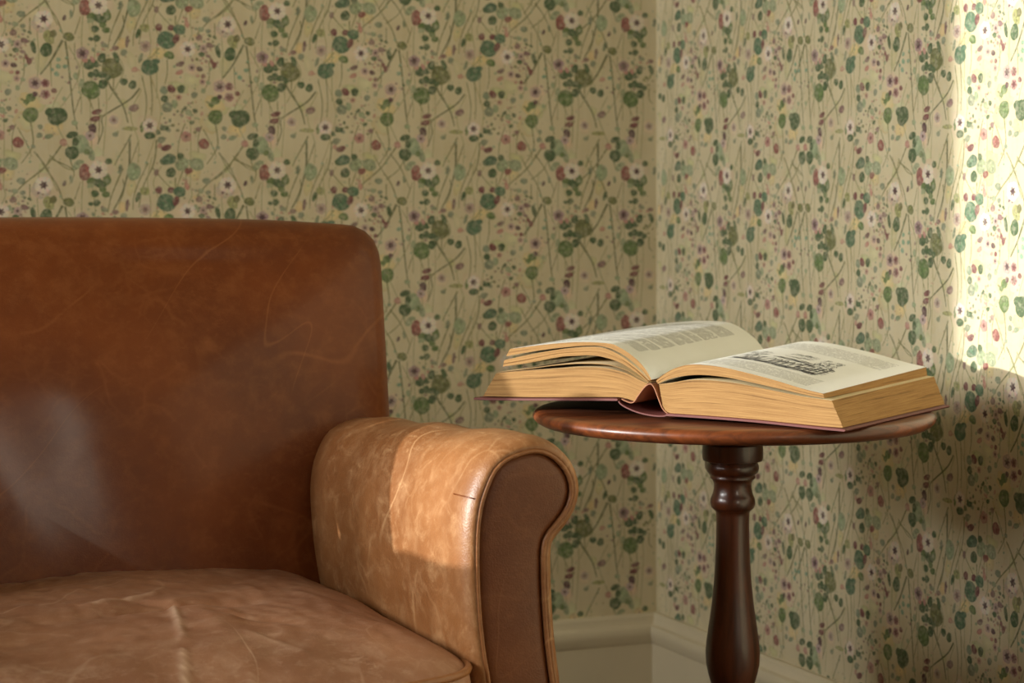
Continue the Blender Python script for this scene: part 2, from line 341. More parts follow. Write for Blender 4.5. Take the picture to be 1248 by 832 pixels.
def tile_polys():
    rnd = random.Random(5); out = []        # list of (anchor_x, verts2d(with centre first) , colours, kind)
    def blob(x, y, rx, ry, col, n, wob, jit):
        ph = [rnd.uniform(0, 6.28) for _ in range(3)]; rot = rnd.uniform(-.4, .4)
        P = [(x, y)]; cc = [tuple(c * rnd.uniform(1.02, 1.12) for c in col)]
        for k in range(n):
            a = 2 * pi * k / n
            r = 1 + wob * (math.sin(2 * a + ph[0]) * .5 + math.sin(3 * a + ph[1]) * .35 + math.sin(5 * a + ph[2]) * .3)
            dx, dy = math.cos(a) * rx * r, math.sin(a) * ry * r
            P.append((x + dx * math.cos(rot) - dy * math.sin(rot), y + dx * math.sin(rot) + dy * math.cos(rot)))
            s = rnd.uniform(1 - jit, 1 + jit * .6); cc.append(tuple(c * s for c in col))
        return P, cc
    # pale stains and specks first (lowest layer)
    for _ in range(26):
        x = rnd.uniform(115, 335); y = rnd.uniform(6, 200)
        out.append((x, *blob(x, y, rnd.uniform(5, 13), rnd.uniform(5, 12), rnd.choice([(206,190,146),(204,198,158),(216,196,148),(198,192,150)]), 12, .3, .02)))
    for x, y, pr, cr, pc, cc_ in flowers:
        out.append((x, *blob(x + rnd.uniform(-3, 3), y + rnd.uniform(-3, 3), pr * 1.7, pr * 1.5, (216, 198, 168), 14, .25, .02)))
    for pts, w in stems:
        L = catmull([(p[0], p[1], 0) for p in pts], 7); P = []; cc = []
        col = STD if w > 1.25 else ST
        for i, p in enumerate(L):
            a = L[max(0, i - 1)]; b = L[min(len(L) - 1, i + 1)]; d = (b - a).normalized(); nn = Vector((-d.y, d.x, 0))
            ww = w * .85 * (1 - .45 * i / len(L)); s = rnd.uniform(.9, 1.12)
            P += [tuple((p + nn * ww)[:2]), tuple((p - nn * ww)[:2])]; cc += [tuple(c * s for c in col)] * 2
        out.append((pts[0][0], P, cc))
    for _ in range(16):
        x = rnd.uniform(116, 334); y = rnd.uniform(6, 200); l = rnd.uniform(50, 110); b = rnd.uniform(-14, 14)
        L = catmull([(x, y, 0), (x + b, y + l * .35, 0), (x + b * .3, y + l * .7, 0), (x + b * rnd.uniform(-1, 1), y + l, 0)], 7); P = []; cc = []
        col = rnd.choice([(168, 164, 120), (158, 158, 118), (176, 166, 124)])
        for i, p in enumerate(L):
            a = L[max(0, i - 1)]; c = L[min(len(L) - 1, i + 1)]; d = (c - a).normalized()
            P += [(p.x - d.y * .55, p.y + d.x * .55), (p.x + d.y * .55, p.y - d.x * .55)]; cc += [col] * 2
        out.append((x, P, cc))
    zones = [(245,52,16,26,60),(226,140,16,26,45),(200,160,10,22,22),(130,66,16,10,16),(120,20,10,12,10),(300,90,20,16,10),(340,80,10,20,12)]
    for zx, zy, sx, sy, k in zones:
        for _ in range(k):
            x = rnd.gauss(zx, sx * .6); y = rnd.gauss(zy, sy * .6); r = rnd.uniform(.7, 2.4)
            out.append((x, *blob(x, y, r, r * rnd.uniform(.6, 1.3), rnd.choice([MV, DG, GB, SG, PK, (150,128,116), OL, (140,140,104)]), 6, .3, .1)))
    for _ in range(150):
        x = rnd.uniform(115, 335); y = rnd.uniform(6, 200); r = rnd.uniform(.6, 1.7)
        out.append((x, *blob(x, y, r, r, rnd.choice([SG, GB, (176,160,130), (168,150,128), TE, (160,158,120), PK]), 6, .3, .1)))
    for x, y, rx, ry, col in leaves:
        big = max(rx, ry)
        out.append((x, *blob(x, y, rx, ry, col, 22 if big > 6 else 12, .09 if big > 6 else .16, .13)))
        if big > 5:
            for _ in range(int(big * 1.1)):
                a = rnd.uniform(0, 6.28); q = rnd.uniform(0, .72); s = rnd.choice([.8, .88, 1.12, 1.2])
                out.append((x, *blob(x + math.cos(a) * rx * q, y + math.sin(a) * ry * q, rnd.uniform(.8, 2.2), rnd.uniform(.8, 2.2), tuple(c * s for c in col), 6, .2, .06)))
    for x, y, pr, cr, pc, cc_ in flowers:
        P = [(x, y)]; cl = [tuple(c * 1.02 for c in pc)]; n = 30; ph = rnd.uniform(0, 6)
        for k in range(n):
            a = 2 * pi * k / n; r = pr * (.86 + .14 * abs(math.cos(2.5 * a + ph))); P.append((x + r * math.cos(a), y + r * math.sin(a) * .95)); cl.append(tuple(c * rnd.uniform(.9, 1.02) for c in pc))
        out.append((x, P, cl))
        P = [(x, y)]; cl = [tuple(c * .9 for c in cc_)]; n = 24
        for k in range(n):
            a = 2 * pi * k / n; r = cr * (1.15 if k % 4 < 2 else .72); P.append((x + r * math.cos(a), y + r * math.sin(a))); cl.append(tuple(c * rnd.uniform(.95, 1.2) for c in cc_))
        out.append((x, P, cl))
    return out
def soften(c, f): return tuple(a + (b - a) * f for a, b in zip(c, (214, 201, 166)))
def layer_tile():
    raw = tile_polys(); res = []; placed = []
    for ax, P, cc in raw:
        x0 = min(p[0] for p in P); x1 = max(p[0] for p in P); y0 = min(p[1] for p in P); y1 = max(p[1] for p in P)
        size = max(x1 - x0, y1 - y0); f = .08 if size > 9 else .14
        lay = 0
        for sx_ in (-TW, 0, TW):
            for sy_ in (-TH, 0, TH):
                for (a0, a1, b0, b1, l) in placed:
                    if x0 + sx_ < a1 and x1 + sx_ > a0 and y0 + sy_ < b1 and y1 + sy_ > b0: lay = max(lay, l + 1)
        placed.append((x0, x1, y0, y1, lay)); res.append((ax, P, [soften(c, f) for c in cc], lay))
    return res
TILE = layer_tile()

def wallpaper_wall(name, origin, du, dn, length, cols, su, sv, z0, zlo, zhi):
    """origin: floor point where s = 0; du: direction along the wall; dn: towards the room; cols: (s of flower, umin, umax)."""
    V = []; Fc = []; K = []
    base = (214, 202, 168)
    def P(s, z, off): return origin + du * s + Vector((0, 0, z)) + dn * off
    def add_quad(s0, s1, a, b):
        k = len(V); V.extend([P(s0, a, 0), P(s1, a, 0), P(s1, b, 0), P(s0, b, 0)]); Fc.append((k, k + 1, k + 2, k + 3)); K.extend([base] * 4)
    add_quad(0, length, 0, ZC)
    nr0 = int((z0 - zhi) / (TH * sv)) - 1; nr1 = int((z0 - zlo) / (TH * sv)) + 1
    for s0, umin, umax in cols:
        for idx, (ax, pts, cc, lay) in enumerate(TILE):
            stem = len(pts) == len(cc) and len(pts) > 0 and 26 + len(flowers) <= idx < 26 + len(flowers) + len(stems) + 16
            for wrap in (-2, -1, 0, 1):
                ua = ax - 340 + TW * wrap + (0 if True else 0)
                if not (umin <= ua < umax): continue
                for row in range(nr0, nr1 + 1):
                    zz = [z0 - ((p[1] - 11) + row * TH) * sv for p in pts]
                    if max(zz) > zhi or min(zz) < zlo: continue
                    ss = [s0 + (p[0] - 340 + TW * wrap) * su for p in pts]
                    if min(ss) < 0.0 or max(ss) > length: continue
                    off = 0.00002 + lay * 0.000006
                    k = len(V)
                    V.extend([P(s, z, off) for s, z in zip(ss, zz)]); K.extend(cc)
                    n = len(pts)
                    if stem:
                        for i in range(0, n - 2, 2): Fc.append((k + i, k + i + 1, k + i + 3, k + i + 2))
                    else:
                        for i in range(1, n): Fc.append((k, k + i, k + (i % (n - 1)) + 1))
    o = struct(name, V, Fc, [M['wallpaper']], smooth=False)
    ca = o.data.color_attributes.new('Col', 'FLOAT_COLOR', 'POINT')
    flat = []
    for c in K: flat += [s2l(max(0, min(255, c[0]))), s2l(max(0, min(255, c[1]))), s2l(max(0, min(255, c[2]))), 1.0]
    ca.data.foreach_set('color', flat)
    # faces must look into the room
    fix = []
    me = o.data
    flip = [p.index for p in me.polygons if Vector(p.normal).dot(dn) < 0]
    if flip:
        import bmesh
        bm = bmesh.new(); bm.from_mesh(me); bm.faces.ensure_lookup_table()
        bmesh.ops.reverse_faces(bm, faces=[bm.faces[i] for i in flip]); bm.to_mesh(me); bm.free()
    return o

sx = [at_Y(px, 207, YB).x for px in (120, 338, 522, 697, 776)]
su_b = (sx[1] - sx[0]) / 218.0
z0b = at_Y(522, 208, YB).z
sv_b = (at_Y(338, 12, YB).z - at_Y(338, 206, YB).z) / TH
def span(a, b): return (b - a) / su_b
cols = [(sx[0] - XL - TW * su_b * k, -45, 175) for k in (3, 2, 1)]
cols += [(sx[0] - XL, -45, span(sx[0], sx[1]) - 45), (sx[1] - XL, -45, span(sx[1], sx[2]) - 45), (sx[2] - XL, -45, span(sx[2], sx[3]) - 45),
         (sx[3] - XL, -45, span(sx[3], sx[4]) - 45), (sx[4] - XL, -45, 175)]
wallpaper_wall('wall_back', Vector((XL, YB, 0)), Vector((1, 0, 0)), Vector((0, -1, 0)), XR - XL, cols, su_b, sv_b, z0b, BH - .01, 1.75)
# right wall: s runs from the corner towards the camera
yy = [at_X(px, 212, XR).y for px in (886, 1003, 1131)]
su_r = (yy[1] - yy[2]) / 222.0; z0r = at_X(1003, 213, XR).z; sv_r = sv_b
cols = [(YB - yy[0], -265, (yy[0] - yy[1]) / su_r - 45), (YB - yy[1], -45, 175)] + [(YB - yy[2] + TW * su_r * k, -45, 175) for k in range(0, 5)]
wallpaper_wall('wall_right', Vector((XR, YB, 0)), Vector((0, -1, 0)), Vector((-1, 0, 0)), YB - YF, cols, su_r, sv_r, z0r, BH - .01, 1.75)

# ---- rest of the shell
SUN_EL, SUN_AZ = math.radians(8.8), math.radians(-9)
WY1 = at_X(1166, 300, XR).y + (XR - XL + .12) * math.tan(-SUN_AZ) + .05
WY0, WZ0, WZ1 = 0.9, 0.80, 2.25          # side window in the left wall
V, Fc = merge(box(XL - .16, XL, YF, YB, 0, WZ0), box(XL - .16, XL, YF, YB, WZ1, ZC), box(XL - .16, XL, YF, WY0, WZ0, WZ1), box(XL - .16, XL, WY1, YB, WZ0, WZ1))
struct('wall_left', V, Fc, [M['plaster']], smooth=False)
FX0, FX1, FZ0, FZ1 = 1.02, 1.17, 1.15, 2.4
V, Fc = merge(box(XL, XR, YF - .16, YF, 0, FZ0), box(XL, XR, YF - .16, YF, FZ1, ZC), box(XL, FX0, YF - .16, YF, FZ0, FZ1), box(FX1, XR, YF - .16, YF, FZ0, FZ1))
struct('wall_front', V, Fc, [M['plaster']], smooth=False)
V, Fc = box(XL - .16, XR + .1, YF - .16, YB + .1, -.05, 0); struct('floor', V, Fc, [M['boards']], smooth=False)
V, Fc = box(XL - .16, XR + .1, YF - .16, YB + .1, ZC, ZC + .05); struct('ceiling', V, Fc, [M['plaster']], smooth=False)
t_ = .05
V, Fc = merge(box(XL - .12, XL - .06, WY0, WY0 + t_, WZ0, WZ1), box(XL - .12, XL - .06, WY1 - t_, WY1, WZ0, WZ1), box(XL - .12, XL - .06, WY0, WY1, WZ0, WZ0 + t_), box(XL - .12, XL - .06, WY0, WY1, WZ1 - t_, WZ1))
struct('window_1', V, Fc, [M['trim']], smooth=False)
V, Fc = merge(box(FX0, FX0 + t_, YF - .12, YF - .06, FZ0, FZ1), box(FX1 - t_, FX1, YF - .12, YF - .06, FZ0, FZ1), box(FX0, FX1, YF - .12, YF - .06, FZ0, FZ0 + t_), box(FX0, FX1, YF - .12, YF - .06, FZ1 - t_, FZ1))
struct('window_2', V, Fc, [M['trim']], smooth=False)

# baseboards: moulded profile (outwards distance, z)
prof = [(0.0, BH), (0.007, BH), (0.010, BH - .004), (0.011, BH - .012), (0.013, BH - .016), (0.020, BH - .019), (0.022, BH - .024), (0.0215, BH - .034),
        (0.019, BH - .040), (0.018, BH - .045), (0.0165, BH - .047), (0.0165, 0.0), (0.0, 0.0)]
def baseboard(name, p0, p1, dn, miter1):
    d = (p1 - p0).normalized()
    r0 = [p0 + dn * o + Vector((0, 0, z)) for o, z in prof]; r1 = [p1 + dn * o + Vector((0, 0, z)) - d * (o * miter1) for o, z in prof]
    V, Fc = loft([r0, r1], True, True, True); o = struct(name, V, Fc, [M['trim']], smooth=True); autosmooth(o, 28); fix_normals(o)
baseboard('baseboard_back', Vector((XL, YB, 0)), Vector((XR, YB, 0)), Vector((0, -1, 0)), 1)
baseboard('baseboard_right', Vector((XR, YF, 0)), Vector((XR, YB, 0)), Vector((-1, 0, 0)), 1)

# ------------------------------------------------------------------ leather armchair
AF = at_d(640, 690, 2.2).y                          # front plane of the arms
AB = AF + 0.47                                      # front of the back cushion at seat level
pan = [(596, 850), (589, 800), (583.5, 750), (581, 700), (581, 655), (584, 625), (589, 604), (601, 575), (614, 561), (630, 553), (651, 548), (667, 551), (680, 559), (693, 575),
       (698.5, 595), (695, 615), (686, 631), (675, 645), (667, 656), (664, 672), (664, 700), (665, 730), (668, 775), (672, 811), (676, 850)]
P2 = [at_Y(a, b, AF) for a, b in pan]
panel = [(p.x, p.z, 0) for p in P2]
panel = [(panel[0][0] + .012, .09, 0), (panel[0][0] + .010, .24, 0)] + panel + [(panel[-1][0] + .008, .24, 0), (panel[-1][0] + .010, .09, 0)]
sm = catmull(panel, 8)
bottom = [sm[-1].lerp(sm[0], k / 8) for k in range(1, 8)]
prof_arm = resample(sm + bottom, 150, True)
area = sum(a.x * b.y - b.x * a.y for a, b in zip(prof_arm, prof_arm[1:] + prof_arm[:1]))
def offset(pr, d):
    out = []; n = len(pr)
    for i, p in enumerate(pr):
        t = (pr[(i + 1) % n] - pr[i - 1]).normalized(); nn = Vector((t.y, -t.x, 0)) * (1 if area > 0 else -1)
        out.append(p + nn * d)
    return out
SEATZ = 0.43
XIN = min(p.x for p in prof_arm)                    # inner face of the right arm
CXC = XIN - 0.362                                    # centre line of the chair
chair = thing('leather_armchair', (CXC, AF + .35, 0), 'worn brown leather armchair with a rolled arm in front of the floral wallpaper', 'armchair')
def arm(mirror):
    def mp(p, y):
        x = p.x if not mirror else 2 * CXC - p.x
        t = max(0.0, (y - AF) / .47); z = p.y
        if z > SEATZ: z = SEATZ + (z - SEATZ) * (1 - .125 * t)
        return Vector((x, y, z))
    rings = []
    secs = [(.012, -.004), (.004, -.0025), (.0005, .0005), (.0, .003), (.002, .0055), (.006, .009), (.012, .0115), (.02, .0135), (.032, .015), (.06, .0155)]
    for dy, of in secs: rings.append([mp(p, AF + dy) for p in offset(prof_arm, of)])
    for k in range(1, 24):
        y = AF + .06 + (.58 - .06) * k / 23
        rings.append([mp(p, y) for p in offset(prof_arm, .0155 + .002 * math.sin(k * .9))])
    V, Fc = loft(rings, True, False, True)
    a = mesh_obj('arm', V, Fc, [M['leather_lit_worn']], chair); fix_normals(a)
    # front panel, gently domed
    n = len(prof_arm); cen = None
    rr = []
    for q, dy in ((0.0, .005), (.0025, .0032), (.006, .002), (.012, .0012), (.020, .0006), (.028, .0003)):
        rr.append([mp(p, AF + dy) for p in offset(prof_arm, -.003 - q)])
    V, Fc = loft(rr, True, False, True)
    pnl = mesh_obj('front_panel', V, Fc, [M['leather_panel']], chair)
    fix_normals(pnl)
    V, Fc = tube([mp(p, AF + .001) for p in offset(prof_arm, -.0012)], .0024, 8, True)
    w = mesh_obj('piping', V, Fc, [M['welt']], chair); fix_normals(w)
    # short cross seam on the roll where front band meets the arm
    return mp
mpR = arm(False); arm(True)
# cross seam
i0 = min(range(len(prof_arm)), key=lambda i: (at_Y(586, 612, AF) - Vector((prof_arm[i].x, AF, prof_arm[i].y))).length)
op = offset(prof_arm, .0150)
seam = []
for k, (dy, of) in enumerate(((.003, .0068), (.008, .0108), (.016, .0134), (.026, .0150), (.036, .0158))):
    p = offset(prof_arm, of)[i0]
    seam.append(mpR(p, AF + dy))
V, Fc = tube(seam, .0007, 6); mesh_obj('seam', V, Fc, [M['leather']], chair)

# back cushion
LEAN = 0.075
def backY(z): return AB + LEAN * (z - SEATZ) / .43
zt = at_Y(300, 265, backY(.86)).z
xr_top = at_Y(466, 330, backY(.80)).x; xr_bot = at_Y(480, 515, backY(.62)).x
HWt = xr_top - CXC + .011; HWb = xr_bot - CXC + .008
out = []
def back_outline():
    zb = .24; P = [(-HWb, zb), (-HWb, .45), (-HWb, .62), (-HWt - .001, .80)]
    R = .040
    for k in range(9):
        a = pi - (pi / 2) * k / 8; P.append((-HWt + R + R * math.cos(a), zt - .010 - R + R * math.sin(a)))
    for k in range(1, 12):
        x = -HWt + R + (2 * HWt - 2 * R) * k / 12; P.append((x, zt - .010 + .010 * (1 - (x / HWt) ** 2) ** .8))
    for k in range(9):
        a = pi / 2 - (pi / 2) * k / 8; P.append((HWt - R + R * math.cos(a), zt - .010 - R + R * math.sin(a)))
    P += [(HWt + .001, .80), (HWb, .62), (HWb, .45), (HWb, zb)]
    return resample([(x, z, 0) for x, z in P], 200, True)
ol = back_outline(); cz = (zt + .24) / 2
rings = []
rr = .045
for q in [0.02, .1, .2, .3, .4, .5, .6, .7, .78, .85, .9, .94, .97, 1.0]:
    ring = []
    for p in ol:
        ix = p.x - math.copysign(min(abs(p.x), rr), p.x); px = p.x - (rr * (p.x / HWb)); pz = cz + (p.y - cz) * (1 - rr / (zt - cz))
        x = px * q; z = cz + (pz - cz) * q
        b = .036 * (1 - q ** 3) + .004 * math.sin(x * 17 + z * 9)
        ring.append(Vector((CXC + x, backY(z) - b, z)))
    rings.append(ring)
for k in range(1, 9):
    a = (pi / 2) * k / 8; ins = rr * (1 - math.sin(a)); dp = rr * (1 - math.cos(a))
    ring = []
    for p in ol:
        x = p.x - ins * (p.x / HWb); z = cz + (p.y - cz) * (1 - ins / (zt - cz)); ring.append(Vector((CXC + x, backY(z) + dp, z)))
    rings.append(ring)
for dp in (.10, .15, .17):
    rings.append([Vector((CXC + p.x * (1 if dp < .16 else .95), backY(p.y) + dp, p.y if dp < .16 else cz + (p.y - cz) * .96)) for p in ol])
V, Fc = loft(rings, True, True, True)
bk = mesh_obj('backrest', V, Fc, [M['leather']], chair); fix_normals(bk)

# seat cushion
HS = XIN - CXC + .001                               # half width
y_front = AF - .045; y_back = AB + .045
zc = at_Y(570, 803, AF + .02).z                     # top edge height at the front corner
N_ = 380; sc_y = (y_front + y_back) / 2; hy = (y_back - y_front) / 2
def seat_outline(ins):
    P = []
    for i in range(N_):
        a = 2 * pi * i / N_; c, s = math.cos(a), math.sin(a)
        e = 2 / 9.0
        x = math.copysign(abs(c) ** e, c); y = math.copysign(abs(s) ** e, s)
        yy_ = y * (hy - ins); 
        bow = .030 * (1 - x * x) if y < 0 else 0
        P.append(Vector((CXC + x * (HS - ins), sc_y + yy_ - bow * max(0, -y), 0)))
    return resample(P, N_, True)
def g(x, y, x0, y0, ax, ay, th):
    dx, dy = x - x0, y - y0; u = dx * math.cos(th) + dy * math.sin(th); v = -dx * math.sin(th) + dy * math.cos(th)
    return math.exp(-(u / ax) ** 2 - (v / ay) ** 2)
fold = at_plane(205, 748, Vector((0, 0, .465)), Vector((0, 0, 1)))
fold2 = at_plane(300, 760, Vector((0, 0, .465)), Vector((0, 0, 1)))
def crease(px0, py0, px1, py1):
    a = at_plane(px0, py0, Vector((0, 0, .468)), Vector((0, 0, 1))); b = at_plane(px1, py1, Vector((0, 0, .462)), Vector((0, 0, 1)))
    return ((a.x, a.y), (b.x, b.y))
CR = [(crease(208, 744, 222, 790), .0030, .0040), (crease(222, 790, 232, 840), .0032, .0045), (crease(306, 795, 312, 840), .0018, .004), (crease(150, 738, 205, 748), -.003, .009),
      (crease(205, 748, 262, 744), -.0025, .009), (crease(300, 775, 372, 790), .0014, .004), (crease(110, 748, 190, 736), .002, .006)]
def crease_z(x, y):
    z = 0
    for ((ax, ay), (bx, by)), h, w in CR:
        dx, dy = bx - ax, by - ay; l2 = dx * dx + dy * dy
        tt = ((x - ax) * dx + (y - ay) * dy) / l2; e = max(0, -tt, tt - 1); c = min(1, max(0, tt))
        wob = .004 * math.sin(tt * 7 + ax * 50)
        d = math.hypot(x - ax - c * dx, y - ay - c * dy - 0) if e > 0 else abs((x - ax) * dy - (y - ay) * dx) / math.sqrt(l2)
        z += h * math.exp(-((d + (wob if e == 0 else 0) * 0) / w) ** 2) * (1 if e == 0 else .9)
    return z
def crease_wear(x, y):
    w_ = 0
    for ((ax, ay), (bx, by)), h, w in CR:
        if h <= 0: continue
        dx, dy = bx - ax, by - ay; l = math.hypot(dx, dy); tt = ((x - ax) * dx + (y - ay) * dy) / l / l
        if not (0 <= tt <= 1): continue
        d = abs((x - ax) * dy - (y - ay) * dx) / l
        w_ += (h / .0032) * math.exp(-(d / (w * .8)) ** 2) * math.sin(pi * min(1, max(0, tt * .9 + .08))) ** .5 * (.75 + .5 * mnoise.noise(Vector((x * 160, y * 90, 3))))
    return max(0, w_)
def seat_z(x, y, q):
    z = zc + .041 * (1 - q ** 7)
    z += .010 * (mnoise.noise(Vector((x * 5, y * 5, 1.3)))) * (1 - q ** 6)
    z += .0022 * mnoise.noise(Vector((x * 22, y * 16, 4.0)))
    z += -.011 * g(x, y, fold.x, fold.y, .10, .018, .25) + .007 * g(x, y, fold.x + .02, fold.y - .05, .03, .10, .0)
    z += crease_z(x, y)
    z += .0016 * mnoise.noise(Vector((x * 60, y * 34, 9.0))) * (1 - q ** 8)
    z += -.004 * g(x, y, fold2.x, fold2.y, .05, .012, -.6)
    return z
rings = []
o0 = seat_outline(.006); cen = Vector((CXC, sc_y, 0))
qs = [.005] + [k / 130 for k in range(1, 131)]
for q in qs:
    rings.append([Vector((p.x, p.y, seat_z(p.x, p.y, q))) for p in (cen.lerp(w, q) for w in o0)])
for ins, dz in ((.0025, -.003), (0.0, -.008), (-.003, -.03), (-.004, -.06), (-.003, -.10), (0, -.128), (.004, -.135), (.03, -.138)):
    rings.append([Vector((p.x, p.y, zc + dz)) for p in seat_outline(ins)])
V, Fc = loft(rings, True, True, True)
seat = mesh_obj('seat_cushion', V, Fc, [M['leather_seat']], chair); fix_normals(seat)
wa = seat.data.attributes.new('wear', 'FLOAT', 'POINT')
wa.data.foreach_set('value', [min(1.0, crease_wear(v.x, v.y)) if i < len(qs) * N_ else 0.0 for i, v in enumerate(V)])
for dz in (-.003, -.132):
    V, Fc = tube([Vector((p.x, p.y, zc + dz)) for p in seat_outline(.001)], .0042, 8, True)
    w = mesh_obj('piping', V, Fc, [M['welt']], chair); fix_normals(w)
    w.parent = seat
# base and feet
V, Fc = box(CXC - HS - .03, CXC + HS + .03, AF + .012, AB + .16, .10, zc - .137)
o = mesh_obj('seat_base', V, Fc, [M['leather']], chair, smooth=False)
for sxx in (-1, 1):
    for yv in (AF + .05, AB + .12):
        cxx = CXC + sxx * (HS + .045); rings = []
        for r, z in ((.018, 0), (.022, .01), (.026, .04), (.030, .07), (.030, .098)):
            rings.append([Vector((cxx + r * math.cos(2 * pi * k / 20), yv + r * math.sin(2 * pi * k / 20), z)) for k in range(20)])
        V, Fc = loft(rings, True, True, True); mesh_obj('leg', V, Fc, [M['darkwood']], chair)

# linen cushion added out of view to cast the shadow edge on the right arm
cu_c = Vector((2 * CXC - XIN + .155, AF + .382, .485)); V = []; n = 28
cu = thing('shadow_cushion', tuple(cu_c), 'added linen cushion out of view that shades the right arm of the leather armchair', 'cushion')
def cpow(a, e): return math.copysign(abs(a) ** e, a)
rings = []
for i in range(n + 1):
    ph = -pi / 2 + pi * i / n; ring = []
    for j in range(64):
        a = 2 * pi * j / 64
        r = max(.002, math.cos(ph)) ** .8
        x = .120 * cpow(math.cos(a), .5) * r; z = .147 * cpow(math.sin(a), .5) * r; y = .088 * math.sin(ph) * (1 - .35 * max(abs(x / .120), abs(z / .147)) ** 2)
        y2 = y + (z) * .25; rz_ = 0.0
        ring.append(cu_c + Vector((x * math.cos(rz_) - y2 * math.sin(rz_), x * math.sin(rz_) + y2 * math.cos(rz_), z + .150)))
    rings.append(ring)
V, Fc = loft(rings, True, True, True)
o = mesh_obj('cover', V, Fc, [plain('beige linen', rgb(190, 176, 148), .85)], cu); fix_normals(o)

# ------------------------------------------------------------------ pedestal table
K_ = 1.072
TD = 2.45 * K_; TZ = EYE - 0.248 * K_; TR = 244 * TD / F
tc = LD((893 - CX) / F * TD, TD, 0)
table = thing('pedestal_table', (tc.x, tc.y, 0), 'small round mahogany pedestal table standing beside the leather armchair', 'side table')
def lathe(prof, n=72, cx=tc.x, cy=tc.y):
    rings = [[Vector((cx + r * math.cos(2 * pi * k / n), cy + r * math.sin(2 * pi * k / n), z)) for k in range(n)] for r, z in prof]
    return loft(rings, True, True, True)
th = .0165 * K_
tp = [(.01, TZ), (TR - .05, TZ), (TR - .012, TZ), (TR - .006, TZ - .0008), (TR - .002, TZ - .003), (TR, TZ - .0065), (TR - .0008, TZ - .010), (TR - .004, TZ - .0135), (TR - .010, TZ - th + .0008), (TR - .018, TZ - th), (.01, TZ - th)]
V, Fc = lathe(tp, 128); o = mesh_obj('tabletop', V, Fc, [M['mahogany_top']], table); fix_normals(o); autosmooth(o, 50)
def pz(y): return EYE - (y - HY) / F * TD
def pr(w): return w * TD / F
pp = [(36.5, 541), (37, 545), (37, 557), (36, 560.5), (31, 562), (30, 563), (31.5, 566), (32, 570), (31, 574.5), (28, 577), (26.5, 578), (27.5, 580), (27.5, 582), (25, 584),
      (23, 588), (22.8, 594), (24, 600), (25.5, 604), (27.2, 608), (27.4, 613), (26, 618), (22.5, 621), (20.6, 623), (20.2, 628), (20.0, 640), (20.4, 660), (21.3, 685), (23, 710), (25.5, 735),
      (29, 760), (32, 780), (33.2, 794), (32.5, 808), (30, 820), (26, 834), (22, 846), (20.5, 852), (25, 856), (28, 862), (28, 870), (24, 874), (24, 880), (34, 886), (36, 892), (36, 960)]
pp2 = [(.004, TZ - th)] + [(pr(a), pz(b)) for a, b in pp]
zlast = pp2[-1][1]; pp2 += [(pr(30), zlast - .012), (.004, zlast - .016)]
V, Fc = lathe(pp2, 64); o = mesh_obj('pedestal', V, Fc, [M['mahogany']], table); fix_normals(o); autosmooth(o, 40)
# block added out of sight behind the collar to stop stray sun
ba = math.atan2(fw.y, fw.x); hv = Vector((-fw.y, fw.x, 0)); V = []
for z in (.548, TZ - th):
    for f, w_ in ((.012, -.022), (.15 if z > .58 else .125, -.022), (.15 if z > .58 else .125, .022), (.012, .022)):
        q = Vector((tc.x, tc.y, 0)) + fw * f + hv * w_; V.append(Vector((q.x, q.y, z)))
o = mesh_obj('sun_block', V, [(3, 2, 1, 0), (4, 5, 6, 7), (0, 1, 5, 4), (1, 2, 6, 5), (2, 3, 7, 6), (3, 0, 4, 7)], [M['mahogany']], table, smooth=False); fix_normals(o)
for k in range(3):
    a = math.radians(100 + 120 * k); dr = Vector((math.cos(a), math.sin(a), 0)); pd = Vector((-dr.y, dr.x, 0))
    path = catmull([Vector((.025, 0, zlast + .045)), Vector((.07, 0, zlast + .05)), Vector((.13, 0, zlast - .02)), Vector((.18, 0, .07)), Vector((.215, 0, .022)), Vector((.245, 0, .016))], 6)
    rings = []
    for i, p in enumerate(path):
        T = (path[min(i + 1, len(path) - 1)] - path[max(0, i - 1)]).normalized(); nn = Vector((-T.z, 0, T.x)); f = 1 - .45 * i / (len(path) - 1)
        hgt = .030 * f if i < len(path) - 7 else .0155; wd = .017 * f
        ring = []
        for j in range(14):
            b = 2 * pi * j / 14; q = p + nn * (hgt * math.sin(b)); 
            ring.append(Vector((tc.x, tc.y, max(0.0005, q.z))) + dr * q.x + pd * (wd * math.cos(b)))
        rings.append(ring)
    V, Fc = loft(rings, True, True, True); o = mesh_obj('leg', V, Fc, [M['mahogany']], table); fix_normals(o)

